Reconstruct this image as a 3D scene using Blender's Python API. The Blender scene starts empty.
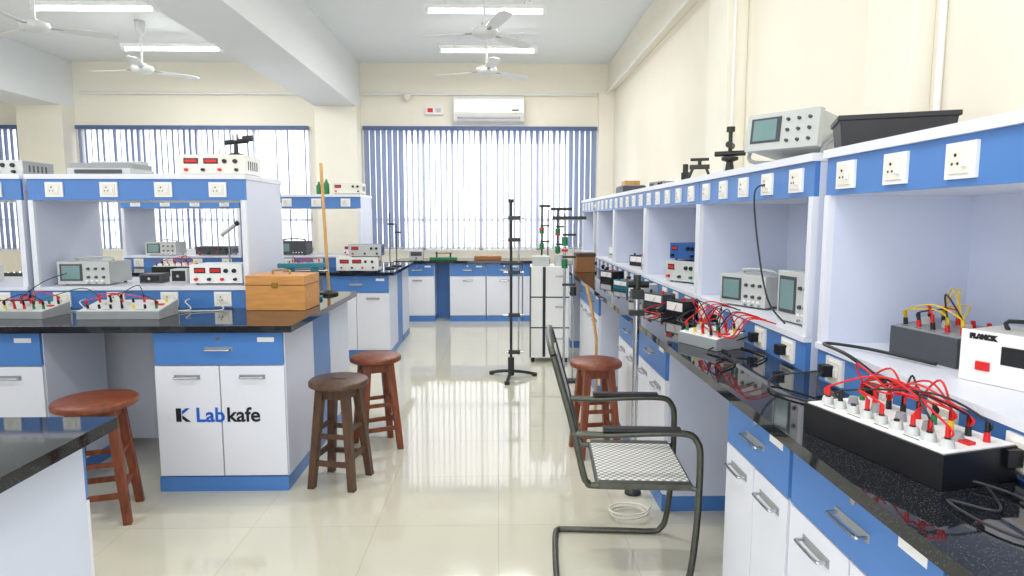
import bpy, math, random, bmesh
from mathutils import Matrix, Vector
random.seed(7)
R=math.radians
sc=bpy.context.scene
def lin(c):
    return tuple(((v/255)/12.92 if v/255<=0.04045 else (((v/255)+0.055)/1.055)**2.4) for v in c)+(1,)
MATS={}
def mat(name,rgb,rough=0.5,metal=0,ns=8,na=0.06,bump=0,coat=0,emit=0,stretch=None):
    m=bpy.data.materials.new(name); m.use_nodes=True
    nt=m.node_tree; p=nt.nodes['Principled BSDF']
    tc=nt.nodes.new('ShaderNodeTexCoord'); mp=nt.nodes.new('ShaderNodeMapping')
    nt.links.new(tc.outputs['Object'],mp.inputs['Vector'])
    if stretch: mp.inputs['Scale'].default_value=stretch
    n=nt.nodes.new('ShaderNodeTexNoise'); n.inputs['Scale'].default_value=ns; n.inputs['Detail'].default_value=4
    nt.links.new(mp.outputs[0],n.inputs['Vector'])
    r=nt.nodes.new('ShaderNodeValToRGB'); c=lin(rgb)
    r.color_ramp.elements[0].position=.3; r.color_ramp.elements[1].position=.7
    r.color_ramp.elements[0].color=tuple(max(0,v*(1-na)) for v in c[:3])+(1,)
    r.color_ramp.elements[1].color=tuple(min(1,v*(1+na)) for v in c[:3])+(1,)
    nt.links.new(n.outputs['Fac'],r.inputs[0]); nt.links.new(r.outputs[0],p.inputs['Base Color'])
    p.inputs['Roughness'].default_value=rough; p.inputs['Metallic'].default_value=metal
    if coat: p.inputs['Coat Weight'].default_value=coat; p.inputs['Coat Roughness'].default_value=.05
    if bump:
        b=nt.nodes.new('ShaderNodeBump'); b.inputs['Strength'].default_value=bump; b.inputs['Distance'].default_value=.01
        nt.links.new(n.outputs['Fac'],b.inputs['Height']); nt.links.new(b.outputs[0],p.inputs['Normal'])
    if emit:
        p.inputs['Emission Color'].default_value=c; p.inputs['Emission Strength'].default_value=emit
    MATS[name]=m; return m
mat('blue',(76,128,196),.35,na=.03,ns=3)
mat('white_lam',(230,233,242),.35,na=.015,ns=3)
mat('pale_lam',(214,221,239),.4,na=.02,ns=3)
mat('wallm',(245,240,224),.85,na=.02,ns=1.5,bump=.03)
mat('pillarm',(244,240,226),.85,na=.03,ns=2)
mat('ceilm',(238,242,243),.9,na=.01,ns=2)
mat('white',(240,240,238),.4,na=.02)
mat('ivory',(232,229,218),.45,na=.02)
mat('grey',(150,155,158),.5,na=.04)
mat('lgrey',(196,200,198),.5,na=.03)
mat('dgrey',(70,74,80),.5,na=.05)
mat('black',(18,18,22),.4,na=.2)
mat('steel',(190,192,195),.25,1,na=.04)
mat('iron',(60,62,60),.45,.6,na=.1)
mat('chairtube',(88,90,82),.35,.7,na=.15,ns=30)
mat('red',(214,30,28),.4,na=.05)
mat('yellow',(232,196,40),.45,na=.05)
mat('green',(30,120,70),.4,na=.08)
mat('teal',(30,120,140),.45,na=.08)
mat('dblue',(30,60,140),.4,na=.08)
mat('logoblue',(20,95,200),.4,na=.05)
mat('boxblue',(40,90,160),.45,na=.05)
mat('brass',(170,130,60),.3,.8,na=.05)
mat('rwood',(122,62,36),.4,na=.35,ns=6,stretch=(6,6,1.2),bump=.1)
mat('dwood',(84,60,44),.42,na=.35,ns=6,stretch=(6,6,1.2),bump=.1)
mat('owood',(206,146,80),.4,na=.15,ns=5,stretch=(1.2,8,8))
mat('pwood',(205,160,95),.5,na=.2,ns=6,stretch=(8,8,1))
mat('screen',(120,150,150),.15,na=.05)
mat('fanw',(222,224,222),.4,na=.02)
mat('tube',(255,255,255),.4,emit=6)
mat('bluehdr',(84,104,145),.6,na=.05)
mat('ink',(14,16,22),.5,na=.05)
mat('cable',(40,42,48),.5)
mat('cardboard',(160,110,70),.7)
mat('brownbase',(120,70,52),.5,na=.15)
def granite():
    m=mat('granite',(30,32,36),.045,na=.5,ns=60); nt=m.node_tree;p=nt.nodes['Principled BSDF']
    v=nt.nodes.new('ShaderNodeTexVoronoi'); v.inputs['Scale'].default_value=200
    tc=nt.nodes.new('ShaderNodeTexCoord'); nt.links.new(tc.outputs['Object'],v.inputs['Vector'])
    r=nt.nodes.new('ShaderNodeValToRGB'); r.color_ramp.elements[0].position=.0;r.color_ramp.elements[1].position=.28
    r.color_ramp.elements[0].color=lin((125,132,140)); r.color_ramp.elements[1].color=lin((22,25,30))
    nt.links.new(v.outputs['Distance'],r.inputs[0]); nt.links.new(r.outputs[0],p.inputs['Base Color'])
    p.inputs['IOR'].default_value=1.6
granite()
def floorm():
    m=mat('floorm',(208,205,188),.1,na=.03,ns=1.2); nt=m.node_tree;p=nt.nodes['Principled BSDF']
    base=[l.from_socket for l in nt.links if l.to_socket==p.inputs['Base Color']][0]
    tc=nt.nodes.new('ShaderNodeTexCoord'); b=nt.nodes.new('ShaderNodeTexBrick')
    b.offset=0; b.inputs['Scale'].default_value=1; b.inputs['Brick Width'].default_value=.6; b.inputs['Row Height'].default_value=.6
    b.inputs['Mortar Size'].default_value=.002; b.inputs['Mortar Smooth'].default_value=.5
    b.inputs['Color2'].default_value=lin((205,202,185)); b.inputs['Mortar'].default_value=lin((182,180,162))
    nt.links.new(tc.outputs['Object'],b.inputs['Vector']); nt.links.new(base,b.inputs['Color1'])
    nt.links.new(b.outputs['Color'],p.inputs['Base Color'])
    n=nt.nodes.new('ShaderNodeTexNoise'); n.inputs['Scale'].default_value=2.5
    nt.links.new(tc.outputs['Object'],n.inputs['Vector'])
    mr=nt.nodes.new('ShaderNodeMapRange'); mr.inputs[3].default_value=.03; mr.inputs[4].default_value=.09
    nt.links.new(n.outputs[0],mr.inputs[0]); nt.links.new(mr.outputs[0],p.inputs['Roughness'])
    p.inputs['IOR'].default_value=1.8
floorm()
def cane():
    m=mat('cane',(222,222,214),.6); nt=m.node_tree;p=nt.nodes['Principled BSDF']
    tc=nt.nodes.new('ShaderNodeTexCoord'); c=nt.nodes.new('ShaderNodeTexChecker'); c.inputs['Scale'].default_value=62
    c.inputs['Color1'].default_value=lin((228,228,224)); c.inputs['Color2'].default_value=lin((150,150,146))
    nt.links.new(tc.outputs['Object'],c.inputs['Vector']); nt.links.new(c.outputs[0],p.inputs['Base Color'])
cane()
def cloth(name,rgb,tr,fac=.5):
    m=bpy.data.materials.new(name); m.use_nodes=True; nt=m.node_tree; nt.nodes.clear()
    o=nt.nodes.new('ShaderNodeOutputMaterial'); d=nt.nodes.new('ShaderNodeBsdfDiffuse'); t=nt.nodes.new('ShaderNodeBsdfTranslucent')
    n=nt.nodes.new('ShaderNodeTexNoise'); n.inputs['Scale'].default_value=5
    r=nt.nodes.new('ShaderNodeValToRGB'); c=lin(rgb)
    r.color_ramp.elements[0].color=tuple(v*.93 for v in c[:3])+(1,); r.color_ramp.elements[1].color=c
    nt.links.new(n.outputs[0],r.inputs[0])
    for s in (d,t): nt.links.new(r.outputs[0],s.inputs[0])
    x=nt.nodes.new('ShaderNodeMixShader'); x.inputs[0].default_value=fac
    nt.links.new(d.outputs[0],x.inputs[1]); nt.links.new(t.outputs[0],x.inputs[2])
    if tr:
        tp=nt.nodes.new('ShaderNodeBsdfTransparent'); y=nt.nodes.new('ShaderNodeMixShader'); y.inputs[0].default_value=tr
        nt.links.new(x.outputs[0],y.inputs[1]); nt.links.new(tp.outputs[0],y.inputs[2]); x=y
    nt.links.new(x.outputs[0],o.inputs[0]); MATS[name]=m
cloth('slat',(148,160,186),0,.42)
cloth('slat_washout',(200,206,222),0,.6)  # paler copy for centre slats: daylight wash-out put into the colour
cloth('sheer',(244,245,252),.5,.7)

class B:
    def __init__(s): s.v=[];s.f=[];s.m=[];s.sm=[];s.names=[];s.T=Matrix.Identity(4)
    def mi(s,n):
        if n not in s.names: s.names.append(n)
        return s.names.index(n)
    def add(s,vs,fs,m,smooth=False):
        o=len(s.v); s.v+= [s.T@Vector(v) for v in vs]
        k=s.mi(m)
        for f in fs: s.f.append([i+o for i in f]); s.m.append(k); s.sm.append(smooth)
    def box(s,x0,x1,y0,y1,z0,z1,m):
        vs=[(x,y,z) for z in (z0,z1) for y in (y0,y1) for x in (x0,x1)]
        s.add(vs,[(0,2,3,1),(4,5,7,6),(0,1,5,4),(2,6,7,3),(0,4,6,2),(1,3,7,5)],m)
    def cb(s,c,d,m,rot=None):
        T=s.T
        s.T=T@Matrix.Translation(c)@(rot.to_4x4() if rot else Matrix.Identity(4))
        s.box(-d[0]/2,d[0]/2,-d[1]/2,d[1]/2,-d[2]/2,d[2]/2,m); s.T=T
    def cyl(s,p0,p1,r0,m,r1=None,seg=14):
        r1=r0 if r1 is None else r1
        p0=Vector(p0);p1=Vector(p1); d=(p1-p0).normalized()
        a=d.orthogonal().normalized(); b=d.cross(a)
        vs=[]
        for p,r in ((p0,r0),(p1,r1)):
            for i in range(seg):
                t=2*math.pi*i/seg; vs.append(p+a*math.cos(t)*r+b*math.sin(t)*r)
        s.add(vs,[(i,(i+1)%seg,(i+1)%seg+seg,i+seg) for i in range(seg)],m,True)
        s.add(vs[:seg],[list(range(seg))[::-1]],m); s.add(vs[seg:],[list(range(seg))],m)
    def beam4(s,p0,p1,w0,w1,m,ang=0):
        p0=Vector(p0);p1=Vector(p1)
        vs=[]
        for p,w in ((p0,w0),(p1,w1)):
            for k in range(4):
                t=ang+math.pi/4+k*math.pi/2; vs.append(p+Vector((math.cos(t),math.sin(t),0))*w*.7071)
        s.add(vs,[(0,1,5,4),(1,2,6,5),(2,3,7,6),(3,0,4,7),(3,2,1,0),(4,5,6,7)],m)
    def lathe(s,prof,m,c=(0,0,0),seg=24):
        vs=[];n=len(prof)
        for r,z in prof:
            for i in range(seg):
                t=2*math.pi*i/seg; vs.append((c[0]+r*math.cos(t),c[1]+r*math.sin(t),c[2]+z))
        fs=[]
        for k in range(n-1):
            for i in range(seg):
                j=(i+1)%seg; fs.append((k*seg+i,k*seg+j,(k+1)*seg+j,(k+1)*seg+i))
        s.add(vs,fs,m,True)
        s.add(vs[:seg],[list(range(seg))[::-1]],m); s.add(vs[-seg:],[list(range(seg))],m)
    def tube(s,pts,r,m,seg=8,sub=5):
        P=[Vector(p) for p in pts]
        if sub>1 and len(P)>2:
            Q=[]
            for i in range(len(P)-1):
                a=P[max(i-1,0)];b=P[i];c=P[i+1];d=P[min(i+2,len(P)-1)]
                for k in range(sub):
                    t=k/sub
                    Q.append(.5*((2*b)+(c-a)*t+(2*a-5*b+4*c-d)*t*t+(3*b-a-3*c+d)*t**3))
            Q.append(P[-1]); P=Q
        n=len(P); tan=[(P[min(i+1,n-1)]-P[max(i-1,0)]).normalized() for i in range(n)]
        a=tan[0].orthogonal().normalized(); vs=[]
        for i in range(n):
            a=(a-tan[i]*a.dot(tan[i])).normalized(); b=tan[i].cross(a)
            for k in range(seg):
                t=2*math.pi*k/seg; vs.append(P[i]+a*math.cos(t)*r+b*math.sin(t)*r)
        fs=[(i*seg+k,i*seg+(k+1)%seg,(i+1)*seg+(k+1)%seg,(i+1)*seg+k) for i in range(n-1) for k in range(seg)]
        s.add(vs,fs,m,True); s.add(vs[:seg],[list(range(seg))[::-1]],m); s.add(vs[-seg:],[list(range(seg))],m)
    def prism(s,poly,y0,y1,m):
        n=len(poly); vs=[(x,y0,z) for x,z in poly]+[(x,y1,z) for x,z in poly]
        s.add(vs,[(i,(i+1)%n,(i+1)%n+n,i+n) for i in range(n)]+[list(range(n))[::-1],list(range(n,2*n))],m)
    def done(s,name,loc=(0,0,0),rz=0,bev=.003):
        me=bpy.data.meshes.new(name); me.from_pydata([tuple(v) for v in s.v],[],s.f)
        for n in s.names: me.materials.append(MATS[n])
        me.polygons.foreach_set('material_index',s.m); me.polygons.foreach_set('use_smooth',s.sm); me.update()
        bm=bmesh.new(); bm.from_mesh(me); bmesh.ops.recalc_face_normals(bm,faces=bm.faces); bm.to_mesh(me); bm.free()
        o=bpy.data.objects.new(name,me); sc.collection.objects.link(o)
        o.location=loc; o.rotation_euler=(0,0,R(rz))
        if bev:
            b=o.modifiers.new('bev','BEVEL'); b.width=bev; b.segments=2; b.limit_method='ANGLE'; b.angle_limit=R(50)
        return o
def TR(x,y,z,rz=0): return Matrix.Translation((x,y,z))@Matrix.Rotation(R(rz),4,'Z')

# ---------------- room ----------------
XR=1.75; YB=9.9; ZC=3.8
b=B(); b.box(-8.7,XR+.2,-1.5,YB+.2,-.1,0,'floorm'); b.done('floor',bev=0)
b=B(); b.box(-8.7,XR+.2,-1.5,YB+.2,ZC,ZC+.15,'ceilm'); b.done('ceiling',bev=0)
b=B(); b.box(XR,XR+.2,-1.5,YB,0,ZC,'wallm'); b.done('wall_right',bev=0)
b=B(); b.box(-8.7,-8.5,-1.5,YB,0,ZC,'wallm'); b.done('wall_left',bev=0)
b=B()
W=[(-8.3,-6.98),(-6.27,-2.83),(-2.03,1.51)]; z0,z1=1.0,2.87
b.box(-8.7,XR+.2,YB,YB+.2,0,z0,'wallm'); b.box(-8.7,XR+.2,YB,YB+.2,z1,ZC,'wallm')
xs=[-8.7]+[x for w in W for x in w]+[XR+.2]
for i in range(0,len(xs),2): b.box(xs[i],xs[i+1],YB,YB+.2,z0,z1,'wallm')
b.done('wall_back',bev=0)
for nm,x0,x1 in (('pillar_middle',-2.67,-2.06),('pillar_left',-6.95,-6.3)):
    b=B(); b.box(x0,x1,YB-.3,YB,0,3.12,'pillarm'); b.done(nm,bev=.005)
for nm,x0,x1 in (('beam_middle',-2.67,-2.06),('beam_left',-6.95,-6.3)):
    b=B(); b.box(x0,x1,-1.5,YB,3.12,ZC,'ceilm'); b.done(nm,bev=.005)
b=B(); b.box(1.66,XR,-1.5,YB,3.38,ZC,'wallm'); b.done('beam_right',bev=.005)
b=B(); b.box(1.6,XR,4.6,5.0,1.745,3.38,'pillarm'); b.done('pillar_right',bev=.005)
b=B(); b.box(1.66,XR,2.62,2.95,1.745,3.38,'pillarm'); b.done('pillar_right.001',bev=.005)
b=B(); b.box(1.52,XR,YB-.12,YB,0,3.38,'pillarm'); b.done('pillar_corner',bev=.005)
b=B()
b.tube([(-2.0,YB-.03,3.34),(1.5,YB-.03,3.34)],.02,'white',sub=1); b.tube([(-6.2,YB-.03,3.34),(-2.7,YB-.03,3.34)],.02,'white',sub=1)
b.tube([(1.62,-1,3.34),(1.62,YB-.15,3.34)],.014,'white',sub=1)
b.tube([(1.64,4.55,1.8),(1.64,4.55,3.33)],.012,'white',sub=1)
b.tube([(1.73,2.55,1.8),(1.73,2.55,3.33)],.014,'white',sub=1)
b.done('trim_conduit',bev=0)
for i,(x0,x1) in enumerate(W):
    b=B(); y=YB+.1
    for a,c in ((x0,x0+.05),(x1-.05,x1)): b.box(a,c,y-.03,y+.03,z0,z1,'white')
    for a,c in ((z0,z0+.05),(z1-.05,z1),(1.45,1.49)): b.box(x0,x1,y-.03,y+.03,a,c,'white')
    n=max(1,round((x1-x0)/.88))
    for k in range(1,n): xx=x0+(x1-x0)*k/n; b.box(xx-.025,xx+.025,y-.03,y+.03,z0,z1,'white')
    b.done('window_%d'%(i+1),bev=0)
    b=B(); y=YB-.06
    b.box(x0+.01,x1-.01,y-.03,y+.03,z1-.06,z1-.005,'bluehdr')
    n=int((x1-x0)/.085)
    for k in range(n):
        f=k/(n-1)
        xx=x0+.06+(x1-x0-.12)*f
        # slats on the left windows slant the other way, leaving daylight gaps
        if i<2: ang=90+random.uniform(2,24); mt='slat'
        else:
            mt='slat_washout' if .16<f<.9 else 'slat'
            ang=(78 if mt=='slat_washout' else 46)+random.uniform(-6,6)
        c=math.cos(R(ang))*.045; s_=math.sin(R(ang))*.045
        if i==2 and f>.5: c=-c
        zt=z1-.06; zb=z0+.03
        if mt=='slat_washout':
            b.add([(xx-c,y-s_,zb),(xx+c,y+s_,zb),(xx+c,y+s_,zt-.2),(xx-c,y-s_,zt-.2)],[(0,1,2,3)],'slat_washout'); zb=zt-.2
            c2=c*1.9; b.add([(xx-c,y-s_,zb),(xx+c,y+s_,zb),(xx+c2,y+s_,zt),(xx-c2,y-s_,zt)],[(0,1,2,3)],'slat')
        else: b.add([(xx-c,y-s_,zb),(xx+c,y+s_,zb),(xx+c,y+s_,zt),(xx-c,y-s_,zt)],[(0,1,2,3)],mt)
    b.tube([(x0+.06,y-.05,z0+.05),(x1-.06,y-.05,z0+.05)],.003,'white',seg=5,sub=1)
    b.done('vertical_blind',bev=0)
    b=B(); y=YB+.03; n=int((x1-x0)/.03); vs=[]
    for k in range(n+1):
        xx=x0+(x1-x0)*k/n; yy=y+.012*math.sin(k*1.1)
        vs+=[(xx,yy,z0+.01),(xx,yy,z1-.02)]
    b.add(vs,[(2*k,2*k+2,2*k+3,2*k+1) for k in range(n)],'sheer',True); b.done('sheer_curtain',bev=0)

# ---------------- furniture helpers ----------------
def handle(b,xc,z,w=.12):
    b.tube([(xc-w/2,0,z),(xc-w/2,-.022,z),(xc-w/2+.012,-.028,z),(xc+w/2-.012,-.028,z),(xc+w/2,-.022,z),(xc+w/2,0,z)],.005,'steel',seg=6,sub=3)
    b.box(xc-w/2-.01,xc+w/2+.01,-.002,.001,z-.012,z+.012,'grey')
def cab(b,T,w,d,h,ndoor=2,drawer=True):
    o=b.T; b.T=T
    b.box(0,w,.02,d,.08,h,'pale_lam'); b.box(-.001,w+.001,-.004,d+.001,0,.08,'blue')
    zt=h-.01
    if drawer:
        b.box(.006,w-.006,0,.02,h-.185,h-.01,'blue'); handle(b,w/2,h-.10,.13)
        b.box(w-.14,w-.05,-.0015,.001,h-.06,h-.035,'white'); b.cyl((w/2,-.002,h-.04),(w/2,.0,h-.04),.012,'steel',seg=10)
        zt=h-.192
    for k in range(ndoor):
        a=w*k/ndoor+.004; c=w*(k+1)/ndoor-.004
        b.box(a,c,0,.02,.088,zt,'white_lam')
        handle(b,(a+c)/2,zt-.06,.12)
    b.T=o
def socket(b,T,k=0):
    o=b.T;b.T=T
    b.box(-.054,.054,-.010,0,-.046,.046,'white'); b.box(-.038,.038,-.014,-.009,-.033,.033,'ivory')
    b.box(.014,.028,-.02,-.013,-.016,.012,'white')
    for x,z,r in ((-.012,.014,.0045),(-.022,-.008,.0035),(-.002,-.008,.0035)): b.cyl((x,-.0155,z),(x,-.0135,z),r,'black',seg=8)
    if k: b.box(-.03,.006,-.05,-.012,-.02,.02,'black')
    b.T=o
def rack(b,T,w,d,zb,ztop,back=None,double=False,nsock=4,plugs=()):
    o=b.T;b.T=T; t=.03
    if double: b.box(0,w,0,.02,zb,zb+.115,'blue'); b.box(0,w,d-.02,d,zb,zb+.115,'blue')
    else: b.box(.001,w-.001,0,d-.002,zb,zb+.115,'blue')
    b.box(.001,w-.001,-.012,d+(.012 if double else -.002),zb+.115,zb+.137,'white_lam')
    b.box(0,w,0,.02,ztop-.16,ztop-.03,'blue')
    if double: b.box(0,w,d-.02,d,ztop-.16,ztop-.03,'blue')
    b.box(t,w-t,.02,d-.02,ztop-.16,ztop-.145,'white_lam')
    b.box(-.005,w+.005,-.015,d+(.012 if double else 0),ztop-.03,ztop,'white_lam')
    for a,c in ((-.0015,t),(w-t,w+.0015)):
        b.box(a,c,.0205,d-(.0205 if double else 0),zb,ztop-.0305,'pale_lam')
        b.box(a,c,-.004,.0205,zb+.137,ztop-.16,'white_lam')
        if double: b.box(a,c,d-.0205,d+.004,zb+.137,ztop-.16,'white_lam')
    if back: b.box(t,w-t,d-.02,d-.004,zb+.13,ztop-.03,'pale_lam')
    T2=b.T
    for k in range(nsock):
        x=w*(k+.5)/nsock
        socket(b,T2@Matrix.Translation((x,0,ztop-.095))); socket(b,T2@Matrix.Translation((x,-.001,zb+.058)),1 if k in plugs else 0)
        if double:
            for z in (ztop-.095,zb+.058): socket(b,T2@Matrix.Translation((x,d,z))@Matrix.Rotation(math.pi,4,'Z'))
    b.T=o
def island(Y0,name,cabs=((-1.86,-1.16),(-3.2,-2.45),(-5.0,-3.95))):
    b=B(); h=.895; D=1.6
    b.box(-5.15,-1.1,Y0,Y0+D,h,h+.035,'granite')
    for x0,x1 in cabs:
        cab(b,TR(x0,Y0+.05,0),x1-x0,.55,h)
        cab(b,TR(x1,Y0+D-.05,0,180),x1-x0,.55,h)
    b.box(-1.19,-1.165,Y0+.6,Y0+D-.6,.08,h,'blue'); b.box(-5,-1.19,Y0+D/2-.02,Y0+D/2+.02,.05,h,'white_lam')
    b.box(-1.25,-1.165,Y0+.6,Y0+D-.6,0,.08,'blue')
    rack(b,TR(-2.92,Y0+.70,0),1.34,.66,.93,1.77,double=True)
    rack(b,TR(-4.30,Y0+.70,0),1.34,.66,.93,1.77,double=True)
    return b.done(name,bev=.0025)
island(3.38,'island_workbench'); island(6.75,'island_workbench'); island(.22,'island_workbench')

def text(s,loc,size,m,parent=None,rot=(90,0,0),ext=.0008,name='lettering'):
    c=bpy.data.curves.new(name,'FONT'); c.body=s; c.size=size; c.extrude=ext; c.materials.append(MATS[m]); c.offset=.0022
    o=bpy.data.objects.new(name,c); sc.collection.objects.link(o); o.location=loc; o.rotation_euler=tuple(R(r) for r in rot)
    if parent: o.parent=parent
    return o
e=bpy.data.objects.new('cabinet_logo_decal',None); sc.collection.objects.link(e); e.location=(-1.755,3.428,.395)
text('Lab',(.105,0,0),.112,'logoblue',e); text('kafe',(.272,0,0),.112,'ink',e)
b=B(); b.prism([(0,0),(.028,0),(.028,.075),(0,.075)],-.001,.001,'ink'); b.prism([(.033,.04),(.075,.075),(.053,.075),(.033,.06)],-.001,.001,'logoblue'); b.prism([(.033,.036),(.033,.018),(.052,0),(.078,0)],-.001,.001,'ink')
o=b.done('logo_mark',(0.0,0,0),bev=0); o.parent=e

# right bench
b=B(); h=.875
b.box(.79,1.74,.2,8.9,h,h+.035,'granite')
def rc(Yhi,w,**k): cab(b,TR(.84,Yhi,0,-90),w,.6,h,**k)
for hi,w in ((1.12,.62),(1.75,.63),(2.26,.5),(3.75,.62),(4.38,.62),(5.9,.62),(6.5,.6),(8.0,.7),(8.8,.78)): rc(hi,w,ndoor=2)
b.box(1.5,1.54,2.2,8.8,0,h,'white_lam'); b.box(1.42,1.5,2.27,3.12,0,.1,'brownbase')
for i in range(6):
    hi=2.31+1.38*i
    if i==0: rack(b,TR(1.18,2.30,0,-90),1.9,.54,.91,1.74,back=True,nsock=7,plugs=(0,1,3))
    else: rack(b,TR(1.18,min(hi,8.9)+.07,0,-90),1.37,.54,.91,1.74,back=True,nsock=5,plugs=(1,3,4))
b.done('side_workbench',bev=.0025)
b=B()
b.box(-1.5,.75,9.2,9.88,.85,.885,'granite')
cab(b,TR(-1.42,9.24,0),.5,.6,.85,ndoor=1); cab(b,TR(-.7,9.24,0),.52,.6,.85,ndoor=1); cab(b,TR(-.17,9.24,0),.52,.6,.85,ndoor=1);cab(b,TR(.36,9.24,0),.38,.6,.85,ndoor=1)
b.box(-.92,-.7,9.6,9.62,.0,.85,'blue')
b.done('back_counter_cabinet',bev=.003)

def stool(loc,wood,r=.165,rz=0,h=.6,slot=False):
    b=B()
    b.lathe([(r*.9,h-.038),(r,h-.03),(r,h-.008),(r*.95,h),(0.001,h)],wood,seg=32)
    if slot: b.cb((0,0,h+.0005),(.09,.02,.001),'black')
    L=[]
    for k in range(4):
        t=k*math.pi/2+math.pi/4
        p0=Vector((math.cos(t)*r*1.03,math.sin(t)*r*1.03,0)); p1=Vector((math.cos(t)*r*.62,math.sin(t)*r*.62,h-.035))
        b.beam4(p0,p1,.038,.046,wood); L.append((p0,p1))
    for f,ww in ((.93,.05),(.52,.024),(.25,.028)):
        for k in range(4):
            q=f+(.06 if k%2 and f<.9 else 0)
            a=L[k][0].lerp(L[k][1],q); c=L[(k+1)%4][0].lerp(L[(k+1)%4][1],q)
            d=(c-a); ang=math.atan2(d.y,d.x)
            b.cb((a+c)/2,(d.length,.02,ww),wood,Matrix.Rotation(ang,3,'Z'))
    b.done('wooden_stool',loc,rz,bev=.004)
stool((-2.0,3.14,0),'rwood',.19,18,.61)
stool((-.90,3.55,0),'dwood',.165,-12,.6,True)
stool((-.80,4.12,0),'rwood',.165,25,.61)
stool((.62,3.98,0),'rwood',.165,8,.6)

def chair():
    b=B(); r=.0135; yn,yf=-.25,.25
    for y in (yn,yf):
        b.tube([(-.28,y,r),(0,y,r),(.16,y,r),(.2,y,.03),(.225,y,.09),(.245,y,.3),(.25,y,.56),(.235,y,.635),(.19,y,.665),(.05,y,.665),(-.12,y,.655),(-.25,y,.66)],r,'chairtube',seg=10,sub=5)
        b.tube([(.22,y*.92,.44),(-.14,y*.92,.44),(-.185,y*.94,.455),(-.205,y*.98,.5),(-.25,y,.7),(-.325,y,.97)],r,'chairtube',seg=10)
        b.cb((.02,y,.681),(.3,.034,.014),'black')
    b.tube([(-.28,yn,r),(-.30,yn+.04,r),(-.305,0,r),(-.30,yf-.04,r),(-.28,yf,r)],r,'chairtube',seg=10)
    b.tube([(-.325,yn,.97),(-.335,yn+.04,1.0),(-.34,0,1.005),(-.335,yf-.04,1.0),(-.325,yf,.97)],r,'chairtube',seg=10)
    for x,z in ((.22,.44),(-.14,.44)): b.tube([(x,yn*.92,z),(x,yf*.92,z)],r,'chairtube',sub=1)
    for s in (yn,yf): b.tube([(.2,s*.92,.44),(.243,s,.44)],.01,'chairtube',sub=1)
    b.box(-.14,.22,yn*.88,yf*.88,.442,.456,'cane')
    for s in (1,-1): b.box(-.14,.22,s*.235-.018,s*.235+.018,.438,.459,'chairtube')
    rot=Matrix.Rotation(R(-15.5),3,'Y')
    b.cb((-.283,0,.82),(.012,.46,.22),'cane',rot)
    b.tube([(-.25,yn,.70),(-.25,yf,.70)],.009,'chairtube',sub=1)
    b.done('metal_armchair',(.555,2.66,0),-4,bev=0)
chair()

def fan(loc,rz):
    b=B()
    b.lathe([(.001,0),(.06,0),(.11,.02),(.125,.05),(.115,.08),(.06,.10),(.03,.11),(.001,.11)],'fanw')
    b.lathe([(.02,.42),(.05,.47),(.06,ZC-loc[2]),(.001,ZC-loc[2])],'fanw')
    b.cyl((0,0,.1),(0,0,ZC-loc[2]),.012,'fanw')
    for k in range(3):
        o=b.T; b.T=Matrix.Rotation(k*2*math.pi/3,4,'Z')
        b.cb((.15,0,.045),(.14,.035,.006),'grey')
        m=Matrix.Translation((0,0,.045))@Matrix.Rotation(R(-10),4,'X'); b.T=b.T@m
        vs=[(.19,-.05,0),(.35,-.06,0),(.6,-.062,0),(.66,-.03,0),(.66,.04,0),(.6,.062,0),(.35,.06,0),(.19,.05,0)]
        n=len(vs); b.add([(x,y,.003) for x,y,_ in vs]+[(x,y,-.003) for x,y,_ in vs],[list(range(n)),list(range(n,2*n))[::-1]]+[(i,i+n,(i+1)%n+n,(i+1)%n) for i in range(n)],'fanw')
        b.T=o
    b.done('ceiling_fan',loc,rz,bev=0)
fan((-.12,6.2,3.17),48); fan((-.13,7.9,3.2),40); fan((-4.25,6.2,3.2),30); fan((-4.2,7.9,3.2),50)
def tl(x,y,z=3.58):
    b=B(); b.box(-.62,.62,-.05,.05,.03,.07,'white'); b.cyl((-.58,0,.01),(.58,0,.01),.018,'tube')
    for s in (-1,1): b.box(s*.6-.02,s*.6+.02,-.03,.03,-.012,.03,'white'); b.cyl((s*.4,0,.07),(s*.4,0,ZC-z-.001),.008,'white',seg=8)
    b.done('tube_light_fixture',(x,y,z),bev=.002)
    l=bpy.data.lights.new('tube_lamp','AREA'); l.shape='RECTANGLE'; l.size=1.15; l.size_y=.08; l.energy=30; l.color=(1,.975,.94)
    o=bpy.data.objects.new('tube_lamp',l); o.location=(x,y,z-.03); sc.collection.objects.link(o)
for x in (-.12,-4.05):
    for y in (6.8,8.35): tl(x,y)
for x in (-.12,-4.05):
    for y in (1.2,4.0): tl(x,y)
b=B()
prof=[(0,0),(.0,.36),(-.17,.38),(-.22,.33),(-.23,.12),(-.16,.02)]
vs=[(s,y,z) for s in (-.52,.52) for y,z in prof]; n=len(prof)
b.add(vs,[(i,(i+1)%n,(i+1)%n+n,i+n) for i in range(n)]+[list(range(n)),list(range(n,2*n))],'white')
b.box(-.46,.46,-.222,-.16,.055,.075,'dgrey'); b.box(-.5,.5,-.236,-.225,.125,.132,'grey')
b.cb((0,-.2,.05),(.9,.07,.006),'white',Matrix.Rotation(R(-35),3,'X')); b.box(.34,.44,-.233,-.228,.16,.18,'dgrey')
b.done('air_conditioner',(-.13,YB,2.91),bev=.006)
b=B(); b.box(-.13,.13,-.07,0,0,.12,'white'); b.box(-.1,-.02,-.075,-.07,.03,.09,'red'); b.box(.02,.1,-.075,-.07,.03,.09,'lgrey'); b.done('emergency_light',(-.95,YB,3.04))
b=B(); b.lathe([(.05,0),(.06,.02),(.03,.05),(.001,.055)],'white'); o=b.done('smoke_detector',(.3,7.0,ZC-.056),0)
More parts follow.
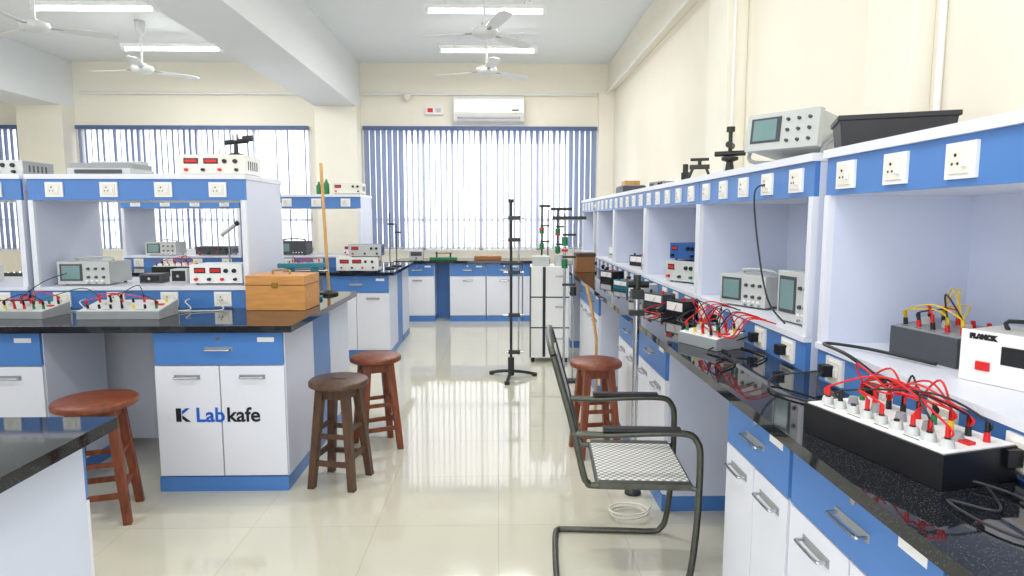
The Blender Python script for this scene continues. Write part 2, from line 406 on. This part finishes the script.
b=B(); b.lathe([(.02,0),(.05,.03),(.06,.05),(.06,.1),(.001,.1)],'ivory'); b.done('wall_bell',(-1.35,YB-.08,3.23))

# ---------------- equipment ----------------
def knob(b,x,y,z,m='black',r=.012,l=.014): b.cyl((x,y,z),(x,y-l,z),r,m,r*.85,seg=12)
def feet(b,w,d):
    for x in (-w/2+.03,w/2-.03):
        for y in (.03,d-.03): b.cyl((x,y,0),(x,y,.012),.01,'black',seg=8)
def scope(name,loc,rz,w=.32,d=.25,h=.15,m='lgrey'):
    b=B(); feet(b,w,d)
    b.box(-w/2,w/2,.0,d,.012,h,m); b.box(-w/2-.004,w/2+.004,-.008,.03,.008,h+.004,m)
    b.box(-w*.46,-w*.02,-.012,-.006,h*.2,h*.92,'dgrey'); b.box(-w*.42,-w*.06,-.0145,-.011,h*.27,h*.85,'screen')
    for i in range(3):
        for j in range(2): knob(b,w*(.1+.15*i),-.006,h*(.72-.36*j),'dgrey',.009)
    for i in range(4): b.box(w*(.06+.1*i)-.008,w*(.06+.1*i)+.008,-.011,-.006,h*.2-.004,h*.2+.006,'white')
    for i in range(3): b.cyl((w*(.1+.15*i),-.004,h*.1),(w*(.1+.15*i),-.02,h*.1),.006,'steel',seg=8)
    b.tube([(-w*.35,d*.5,h),(-w*.35,d*.45,h+.02),(0,d*.42,h+.028),(w*.35,d*.45,h+.02),(w*.35,d*.5,h)],.007,m)
    return b.done(name,loc,rz)
def psu(name,loc,rz,w=.32,d=.22,h=.12,m='white',pm='white',terms=('red','black','red','black'),disp=2):
    b=B(); feet(b,w,d)
    b.box(-w/2,w/2,.0,d,.012,h,m); b.box(-w/2-.003,w/2+.003,-.004,.006,.01,h+.003,pm)
    for i in range(disp): b.box(-w*.42+i*w*.3,-w*.2+i*w*.3,-.007,-.003,h*.58,h*.85,'ink'); b.box(-w*.4+i*w*.3,-w*.22+i*w*.3,-.0085,-.006,h*.64,h*.79,'red' if h>.11 else 'dgrey')
    n=len(terms)
    for i,t in enumerate(terms): knob(b,-w*.38+i*w*.76/(n-1),-.003,h*.28,t,.011,.022)
    knob(b,w*.2,-.003,h*.7,'black',.015); knob(b,w*.36,-.003,h*.7,'black',.015)
    for i in range(5): b.box(w/2-.001,w/2+.002,d*(.2+.13*i),d*(.25+.13*i),h*.3,h*.75,'dgrey')
    return b.done(name,loc,rz)
def kit(name,loc,rz,w=.4,d=.21,h=.09,m='black',pm='white',slope=.0,n=16,wires=('red',),nw=8,seed=1,spread=.05,low=False):
    rd=random.Random(seed); b=B()
    vs=[(-w/2,-d/2,0),(w/2,-d/2,0),(w/2,d/2,0),(-w/2,d/2,0),(-w/2,-d/2,h-slope),(w/2,-d/2,h-slope),(w/2,d/2,h),(-w/2,d/2,h)]
    b.add(vs,[(0,3,2,1),(4,5,6,7),(0,1,5,4),(1,2,6,5),(2,3,7,6),(3,0,4,7)],m)
    a=math.atan2(slope,d); o=b.T; b.T=Matrix.Translation((0,0,h-slope/2))@Matrix.Rotation(a,4,'X')
    b.box(-w*.485,w*.485,-d*.47,d*.47,-.001,.003,pm)
    P=[]
    for i in range(n):
        x=-w*.42+w*.84*(i%(n//2))/(n//2-1); y=(-.28 if i<n//2 else .25)*d
        c=rd.choice(['red','black','yellow','green','black','red'])
        if low and i<n//2: b.cyl((x,y,.003),(x,y,.022),.016,'lgrey',.013,seg=12); c='black'
        b.cyl((x,y,.003),(x,y,.026),.0075,c,.0065,seg=10); P.append((x,y,.024))
    for i in range(3 if not low else 5):
        x=-w*.36+w*.18*i if low else -w*.3+w*.3*i; b.cyl((x,0,.003),(x,0,.024),.014,'grey' if low else 'lgrey',.011,seg=14)
    b.box(w*.36,w*.44,-.01,.012,.003,.01,'red')
    for i in range(4): b.tube([(-w*.4+i*w*.2,-d*.38,.0035),(-w*.3+i*w*.2,-d*.38,.0035)],.0012,'ink',seg=4,sub=1)
    for i in range(nw):
        p,q=rd.sample(P[n//2:] if (low and i%3) else P,2); hh=rd.uniform(.03,.03+spread); c=rd.choice(wires)
        mid=((p[0]+q[0])/2+rd.uniform(-.05,.05),(p[1]+q[1])/2+rd.uniform(-.04,.04),.02+hh)
        b.cyl(p,(p[0],p[1],.05),.0055,c,seg=8)
        b.tube([p,(p[0],p[1],.05),mid,(q[0],q[1],.05),q],.0028,c,seg=6,sub=6)
        b.cyl(q,(q[0],q[1],.05),.0055,c,seg=8)
    b.T=o
    return b.done(name,loc,rz)
ZL=.931; ZLs=1.068; ZLt=1.771
scope('oscilloscope',(-2.66,4.16,ZLs),0)
psu('regulated_power_supply',(-1.83,4.18,ZLs),0,.33,.24,.13)
psu('regulated_power_supply',(-1.84,4.22,ZLt),0,.42,.28,.13,pm='ivory')
b=B(); b.box(-.2,.2,0,.3,0,.05,'lgrey'); b.box(-.19,.19,.02,.28,.05,.085,'grey'); b.box(-.15,.15,-.01,0,.015,.04,'dgrey'); b.box(-.17,.17,.2,.29,.085,.11,'lgrey'); b.done('spectrophotometer',(-2.58,4.25,ZLt))
b=B(); b.lathe([(.05,0),(.05,.012),(.015,.02),(.012,.09),(.001,.09)],'iron'); b.cyl((-.07,0,.085),(.08,0,.1),.016,'black'); b.cyl((0,0,.1),(0,0,.14),.02,'steel'); b.cyl((.05,0,.11),(.11,0,.115),.02,'iron'); b.done('optical_telescope_mount',(-1.72,4.32,ZLt+.134))
b=B()
for x,y,w_,d_,h_,m_ in ((-.12,0,.14,.12,.06,'dgrey'),(.06,.02,.11,.1,.09,'lgrey')): b.box(x-w_/2,x+w_/2,y,y+d_,0,h_,m_); b.box(x-w_/2+.01,x+w_/2-.01,y-.003,y,.01,h_-.01,'black'); knob(b,x,y,h_*.5,'steel')
b.done('meter_box_pair',(-2.2,4.3,ZLs))
kit('circuit_trainer_kit',(-2.14,3.72,ZL),0,.46,.22,.085,'grey','lgrey',.04,14,('red','black','cable'),5,3)
kit('circuit_trainer_kit',(-2.74,3.76,ZL),-4,.34,.22,.07,'grey','lgrey',.03,12,('red','green','black','cable'),8,4)
kit('circuit_trainer_kit',(-2.1,6.98,ZL),0,.34,.2,.08,'grey','white',.03,12,('red','black'),5,5)
kit('circuit_trainer_kit',(-3.5,7.0,ZL),0,.4,.2,.08,'black','lgrey',.03,12,('red','black'),6,6)
b=B(); b.box(-.185,.185,0,.27,0,.215,'owood'); b.box(-.19,.19,-.004,.274,.155,.16,'rwood'); b.box(-.02,.02,-.008,0,.14,.175,'brass')
b.tube([(-.05,.11,.215),(-.05,.11,.24),(.05,.11,.24),(.05,.11,.215)],.006,'brass',sub=3); b.done('wooden_instrument_case',(-1.375,3.95,ZL),-3)
b=B(); b.box(-.12,.12,-.05,.05,0,.02,'teal'); b.box(-.11,-.06,-.03,.03,.02,.23,'teal'); b.box(.05,.1,-.03,.03,.02,.22,'teal'); b.cyl((-.14,0,.2),(.16,0,.2),.01,'steel'); b.cyl((.14,-.035,.2),(.14,.035,.2),.005,'steel'); b.box(-.17,.14,-.04,.04,.225,.255,'teal'); b.done('bench_vise',(-1.36,4.5,ZL),12)
b=B(); b.lathe([(.07,0),(.07,.015),(.02,.03),(.001,.03)],'iron'); b.beam4((0,0,.03),(-.03,0,.97),.02,.02,'pwood'); b.done('wooden_metre_rule_stand',(-1.27,4.8,ZL))
b=B(); b.lathe([(.07,0),(.07,.01),(.012,.03),(.001,.03)],'iron'); b.cyl((0,0,.02),(0,0,.4),.008,'steel'); b.cyl((-.08,0,.38),(.08,0,.5),.022,'lgrey'); b.cyl((.08,0,.5),(.11,0,.52),.026,'black'); b.done('telescope_on_stand',(-2.95,7.1,ZL))
b=B(); b.lathe([(.06,0),(.06,.01),(.012,.02),(.001,.02)],'iron'); b.cyl((0,0,.01),(0,0,.62),.006,'black'); b.cb((.02,0,.5),(.07,.02,.02),'iron'); b.done('iron_retort_stand',(-1.22,7.25,ZL))
b=B(); b.lathe([(.06,0),(.06,.01),(.012,.02),(.001,.02)],'iron'); b.cyl((0,0,.01),(0,0,.5),.006,'black'); b.cb((.02,0,.4),(.07,.02,.02),'iron'); b.done('iron_retort_stand',(-1.2,7.6,ZL))
psu('digital_meter_unit',(-1.5,6.84,ZL),0,.44,.25,.15,'white','white',('red','black','red','black'),2)
psu('function_generator',(-1.42,6.86,ZL+.154),0,.34,.22,.13,'dblue','lgrey',('red','black','black'),1)
psu('digital_meter_unit',(-1.70,7.5,ZLs),0,.2,.2,.12,'lgrey','white',('red','black'),1)
b=B(); b.lathe([(.03,0),(.032,.02),(.032,.12),(.012,.16),(.012,.18),(.001,.18)],'green'); b.lathe([(.014,.175),(.014,.2),(.001,.2)],'white'); b.done('green_bottle',(-2.0,7.6,ZLt))
b=B(); b.lathe([(.03,0),(.032,.02),(.032,.1),(.012,.13),(.012,.15),(.001,.15)],'green'); b.done('green_bottle',(-2.1,7.65,ZLt))
psu('battery_charger_unit',(-1.75,7.55,ZLt),0,.34,.22,.13,'ivory','ivory',('red','black'),1)
scope('oscilloscope',(-2.4,7.5,ZLs),0,.34,.25,.16,'dgrey'); psu('regulated_power_supply',(-3.3,7.5,ZLs),0,.4,.25,.1,'grey','dgrey')
scope('oscilloscope',(-3.9,7.5,ZLs),0,.34,.25,.15); psu('regulated_power_supply',(-3.5,4.2,ZLs),0,.3,.2,.12)
psu('regulated_power_supply',(-3.3,4.3,ZLt),0,.4,.3,.1,'grey','lgrey',disp=1)
b=B(); b.box(-.2,.2,0,.12,0,.04,'green'); b.cyl((-.1,.06,.04),(-.1,.06,.12),.012,'iron'); b.cyl((.1,.06,.04),(.1,.06,.1),.012,'iron'); b.cyl((-.12,.06,.1),(.12,.06,.1),.008,'brass'); b.done('optical_bench',(-.8,9.35,.886))
b=B(); b.box(-.2,.2,0,.2,0,.05,'cardboard'); b.box(-.18,.18,.02,.18,.05,.06,'pwood'); b.done('shallow_cardboard_box',(-.15,9.4,.886))
b=B(); b.box(-.1,.1,0,.15,0,.14,'lgrey'); b.box(-.08,.08,-.004,0,.06,.12,'dgrey'); knob(b,0,0,.03); b.done('small_meter_box',(-1.2,9.4,.886))
b=B(); H=1.64
for k in range(3):
    t=R(20+120*k); b.tube([(0,0,.07),(math.cos(t)*.12,math.sin(t)*.12,.05),(math.cos(t)*.24,math.sin(t)*.24,.02)],.016,'iron',seg=6)
    b.cyl((math.cos(t)*.24,math.sin(t)*.24,0),(math.cos(t)*.24,math.sin(t)*.24,.03),.024,'iron')
b.cyl((0,0,.03),(0,0,.2),.03,'iron'); b.cyl((0,0,.1),(0,0,H),.013,'iron'); b.cyl((.07,0,.22),(.07,0,1.3),.007,'steel')
for z in (.25,.6,1.0,1.3,1.5): b.cb((.03,0,z),(.11,.035,.035),'iron'); b.cyl((-.07,0,z),(.12,0,z),.008,'steel')
b.cyl((0,0,H),(0,0,H+.03),.025,'iron'); b.cb((0,0,1.08),(.2,.025,.025),'iron'); b.done('tall_laboratory_stand',(.12,5.9,0),0,bev=.002)
b=B(); b.box(-.2,.2,0,.42,.05,1.0,'white')
for z in (.36,.68): b.box(-.205,.205,-.004,.424,z,z+.012,'black')
b.box(-.07,-.04,-.006,.0,.06,1.0,'black'); b.box(-.205,-.19,-.004,0,.05,1.0,'dgrey')
for x in (-.17,.17):
    for y in (.04,.38): b.cyl((x,y,0),(x,y,.05),.02,'black')
for z in (.25,.58,.9): b.box(.06,.14,-.014,0,z,z+.012,'steel')
b.box(-.18,.0,.05,.3,1.0,1.1,'lgrey'); b.cyl((.1,.15,1.0),(.1,.15,1.12),.05,'lgrey')
b.done('white_instrument_trolley',(.53,6.55,0),-3)
def stand(name,loc,h,wts,m='steel',wm=('green','iron'),bar=.14):
    b=B(); b.box(-.08,.08,-.06,.06,0,.02,'iron'); b.cyl((-.04,0,.02),(-.04,0,h),.011,m); b.cyl((.04,0,.02),(.04,0,h*.97),.008,m); b.cb((0,0,h),(bar,.04,.03),'iron')
    for i,z in enumerate(wts): b.cyl((-.04+.08*(i%2),0,z),(-.04+.08*(i%2),0,z+.08),.028,wm[i%2]); b.cb((0,0,z+.1),(.12,.03,.02),'iron')
    b.cyl((-.04,0,h-.3),(-.04,0,h-.28),.03,'red'); b.done(name,loc,0,bev=.002)
stand('wire_elasticity_apparatus',(.64,5.75,0),1.50,(1.05,.8,1.25),bar=.3); stand('wire_elasticity_apparatus',(.72,7.3,0),1.6,(1.1,.7,1.3),'iron',bar=.24); stand('wire_elasticity_apparatus',(.6,8.2,0),1.65,(1.1,.9,1.3),'iron')
b=B(); b.box(-.1,.1,-.1,.1,0,.2,'cardboard'); b.box(-.104,.104,-.104,.104,.17,.21,'dwood'); b.done('brown_instrument_box',(.95,7.0,.911))
b=B(); b.tube([(0,0,.01),(.0,0,.6),(-.08,.0,1.0)],.011,'pwood',sub=2); b.done('leaning_wooden_rod',(.74,4.75,0))
b=B(); b.lathe([(.045,0),(.045,.012),(.02,.03),(.001,.03)],'iron'); b.cyl((0,0,.02),(0,0,1.1),.016,'steel'); b.cb((0,0,1.1),(.06,.07,.05),'iron'); b.cyl((-.05,0,1.15),(.06,0,1.15),.018,'black'); b.cyl((0,0,1.12),(0,0,1.2),.02,'iron'); b.cb((0,0,1.0),(.08,.04,.03),'iron'); b.done('travelling_microscope_stand',(.735,3.35,0))
# loose white cable coil on the floor under the bench
b=B(); pts=[(.09*math.cos(t*.9)*(1+.1*(t%3)),.08*math.sin(t*.9),.008+.003*t) for t in range(15)]
b.tube(pts,.005,'ivory',sub=3); b.done('cable_coil',(.66,3.08,0),0,bev=0)

ZR=.911; ZRs=1.048; ZRt=1.741
kit('circuit_trainer_kit',(1.01,1.54,ZR),-75,.42,.22,.08,'black','white',0,18,('red','red','red','black','red'),22,11,.07,low=True)
kit('circuit_trainer_kit',(.99,2.92,ZR),-65,.25,.17,.07,'grey','white',.02,10,('red','black'),9,12,.12)
scope('oscilloscope',(1.25,3.22,ZRs),-62,.28,.25,.16); scope('oscilloscope',(1.27,2.66,ZRs),-80,.26,.28,.22)
psu('regulated_power_supply',(1.28,4.45,ZRs),-60,.28,.22,.15,'grey','lgrey',('red','black','green'),1)
psu('regulated_power_supply',(1.3,4.47,ZRs+.154),-60,.24,.2,.12,'boxblue','boxblue',('black','black'),1)
b=B(); b.box(-.12,.12,0,.2,0,.14,'ivory'); b.box(-.124,.124,-.005,0,-.0,.144,'white'); b.box(-.08,-.045,-.012,-.004,.035,.06,'red'); b.box(-.02,.08,-.008,-.004,.06,.11,'ink'); knob(b,.06,-.004,.03,'black')
b.tube([(-.06,.1,.14),(-.06,.1,.165),(.06,.1,.165),(.06,.1,.14)],.006,'black',sub=3)
o=b.done('constant_measurement_unit',(1.36,1.64,ZRs),-66)
t=text('PLANCK',(-.1,-.006,.122),.017,'ink',o)
kit('circuit_trainer_kit',(1.44,2.0,ZRs),-80,.26,.18,.11,'dgrey','grey',.02,10,('yellow','yellow','red','black'),9,15,.08)
b=B(); w,d,h=.34,.44,.17; b.T=Matrix.Translation((0,0,.05))@Matrix.Rotation(R(-7),4,'X')
b.T=Matrix.Translation((0,0,.06))@Matrix.Rotation(R(-7),4,'X')
b.box(-w/2,w/2,0,d,.012,h,'lgrey'); b.box(-w/2-.006,w/2+.006,-.012,.03,.006,h+.006,'lgrey'); b.box(-w*.44,0,-.016,-.01,.04,h-.015,'dgrey'); b.box(-w*.4,-.02,-.018,-.014,.05,h-.025,'screen')
for i in range(3):
    for j in range(3): knob(b,w*(.1+.15*i),-.01,h*(.8-.28*j),'dgrey',.008)
b.tube([(-w/2-.01,d*.35,h*.5),(-w/2-.012,.05,0.02),(-w/2+.03,.03,-.04),(w/2-.03,.03,-.04),(w/2+.012,.05,0.02),(w/2+.01,d*.35,h*.5)],.009,'grey',sub=4)
for i in range(8): b.box(-w/2-.002,-w/2+.001,d*(.35+.06*i),d*(.38+.06*i),.04,.13,'dgrey')
b.cyl((-w/2-.004,d*.35,h*.5),(-w/2-.02,d*.35,h*.5),.025,'grey'); b.cyl((w/2+.004,d*.35,h*.5),(w/2+.02,d*.35,h*.5),.025,'grey')
o=b.done('cathode_ray_oscilloscope',(1.29,2.95,ZRt+.005),-54)
b=B()
vs=[]
for z,s in ((0,.93),(.115,1),(.115,.95),(.015,.88)): vs+=[(-.18*s,-.12*s,z),(.18*s,-.12*s,z),(.18*s,.12*s,z),(-.18*s,.12*s,z)]
fs=[(3,2,1,0)]+[(k*4+i,k*4+(i+1)%4,k*4+4+(i+1)%4,k*4+4+i) for k in range(3) for i in range(4)]+[(12,13,14,15)]
b.add(vs,fs,'black')
b.box(-.186,.186,-.126,-.118,.1,.118,'black'); b.box(-.186,.186,.118,.126,.1,.118,'black')
for s in (-1,1): b.box(s*.182-.004,s*.182+.004,-.118,.118,.1,.118,'black')
b.tube([(-.1,-.03,.03),(0,.03,.1),(.12,.0,.03)],.012,'dgrey'); b.done('black_plastic_tray',(1.42,2.33,ZRt),-22)
b=B(); b.lathe([(.08,0),(.08,.015),(.03,.03),(.02,.1),(.05,.11),(.05,.13),(.001,.13)],'iron'); b.cyl((0,0,.13),(0,0,.3),.012,'iron'); b.cyl((-.09,0,.15),(.09,0,.15),.016,'iron'); b.cyl((0,0,.28),(0,0,.31),.025,'iron'); b.cyl((.08,0,.0),(.08,0,.06),.01,'iron'); b.cyl((0,.05,.2),(0,-.05,.2),.02,'iron'); b.done('iron_spectrometer',(1.42,3.95,ZRt),-30)
b=B()
for s in (-1,1): b.beam4((s*.08,0,0),(s*.04,0,.1),.02,.02,'iron')
b.cb((0,0,.1),(.13,.03,.03),'iron'); b.cyl((0,0,.1),(0,0,.15),.012,'iron'); b.cyl((-.06,0,.15),(.06,0,.15),.01,'iron'); b.done('iron_clamp_apparatus',(1.36,4.35,ZRt),-20)
psu('galvanometer_supply_box',(1.38,5.6,ZRt),-80,.3,.2,.07,'grey','grey',('red','black'),1)
b=B(); b.box(-.2,.2,-.12,.12,0,.09,'dgrey'); b.box(-.19,.19,-.11,.11,.09,.1,'grey'); b.box(-.1,.1,-.08,.08,.1,.15,'pwood'); b.done('stacked_storage_boxes',(1.42,6.9,ZRt),-90)
b=B(); b.box(-.05,.05,0,.03,0,.03,'white'); b.box(-.03,.03,.0,.03,.03,.1,'iron'); b.cyl((0,.015,.1),(0,.015,.16),.02,'iron'); b.done('small_iron_gauge',(1.4,4.85,ZRt),-60)
for i,(x,y,z,w,h,m) in enumerate(((1.05,3.75,ZR,.16,.1,'black'),(1.03,4.2,ZR,.2,.09,'dgrey'),(1.02,4.7,ZR,.18,.1,'lgrey'),(1.3,5.5,ZRs,.2,.12,'grey'),(1.3,6.0,ZRs,.2,.1,'black'),(1.02,5.3,ZR,.2,.07,'teal'),(1.3,7.1,ZRs,.25,.14,'lgrey'),(1.02,6.0,ZR,.2,.09,'black'),(1.3,8.2,ZRs,.25,.14,'grey'))):
    b=B(); d=.14
    b.prism([(-w/2,0),(w/2,0),(w/2,h*.5),(w/2,h),(-w/2,h),(-w/2,h*.5)],0,d,m); b.box(-w*.42,w*.42,-.004,0,h*.4,h*.9,'white'); b.box(-w*.4,w*.4,-.005,-.003,h*.3,h*.36,'black')
    for s in (-1,1): b.cyl((s*w*.3,.03,h),(s*w*.3,.03,h+.02),.009,'red' if s>0 else 'black',seg=10)
    b.cyl((0,-.006,h*.42),(w*.15,-.006,h*.8),.0015,'red',seg=6); b.done('galvanometer',(x,y,z),-65)
b=B()
rd=random.Random(5)
def cab_l(pts,m='cable',r=.004): b.tube(pts,r,m,seg=6,sub=6)
cab_l([(1.165,2.8,1.645),(1.12,2.8,1.6),(1.13,2.75,1.35),(1.15,2.68,1.15),(1.2,2.62,1.06)])
cab_l([(1.13,2.16,.968),(1.08,2.1,.96),(1.05,2.0,.93),(1.1,1.85,.925),(1.05,1.78,.95)])
cab_l([(1.13,1.9,.968),(1.1,1.88,.95),(1.04,1.86,.925),(.95,1.85,.918),(.9,1.75,.925),(.93,1.7,.985)])
cab_l([(1.17,1.85,1.0),(1.1,1.95,1.07),(1.15,2.2,1.06),(1.25,2.1,1.06),(1.33,1.88,1.058)],'black',.006)
cab_l([(1.13,2.2,.96),(1.0,2.25,.93),(.93,2.1,.918),(1.0,1.95,.918),(1.02,1.8,.918)])
for i in range(14):
    y=rd.uniform(2.6,4.6); x=rd.uniform(.92,1.1)
    cab_l([(1.165,y,.968),(1.1,y-.02,.955),(x,y-.1,.917),(x+.05,y-.3,.917),(x-.06,y-.45,.917)],rd.choice(['cable','cable','lgrey','red']))
for i in range(8):
    y=2.6+rd.uniform(0,.7); cab_l([(1.16,y,1.06),(1.05,y,1.08),(1.0,y+.05,.99),(.98,2.9,.985)],rd.choice(['red','red','cable']),.003)
b.done('bench_cables',bev=0)
b=B()
cab_l([(1.03,1.35,.925),(1.09,1.27,.918),(1.07,1.15,.918),(1.14,1.1,.918),(1.15,1.5,.95)])
cab_l([(1.05,1.3,.925),(1.0,1.2,.918),(.93,1.25,.918),(.95,1.1,.918),(1.1,1.0,.918)],'cable',.003)
b.done('power_cord',bev=0)
b=B()
for x in (-1.95,-2.3,-2.6,-1.75): cab_l([(x,4.06,.99),(x,4.0,.98),(x+.05,3.95,.938),(x-.1,3.9,.936),(x-.2,3.87,.94)],rd.choice(['cable','lgrey']))
cab_l([(-2.5,4.05,1.0),(-2.56,3.97,1.07),(-2.8,3.93,1.0),(-2.9,3.9,1.0)],'green',.003)
cab_l([(-2.75,4.13,1.15),(-2.85,4.05,1.1),(-2.95,3.98,1.0),(-2.9,3.92,.96),(-2.8,3.88,.95)],'cable',.003)
b.done('island_bench_cables',bev=0)

w=bpy.data.worlds.new('World'); sc.world=w; w.use_nodes=True
bg=w.node_tree.nodes['Background']; bg.inputs[0].default_value=(.97,.98,1,1); bg.inputs[1].default_value=2.3
cam=bpy.data.cameras.new('Camera'); cam.lens=22.5; cam.sensor_width=36; cam.clip_start=.05
co=bpy.data.objects.new('Camera',cam); sc.collection.objects.link(co)
co.location=(0,0,1.5); co.rotation_euler=(R(90-6.25),0,R(-1.25)); sc.camera=co
sc.view_settings.view_transform='Standard'; sc.view_settings.exposure=0.12
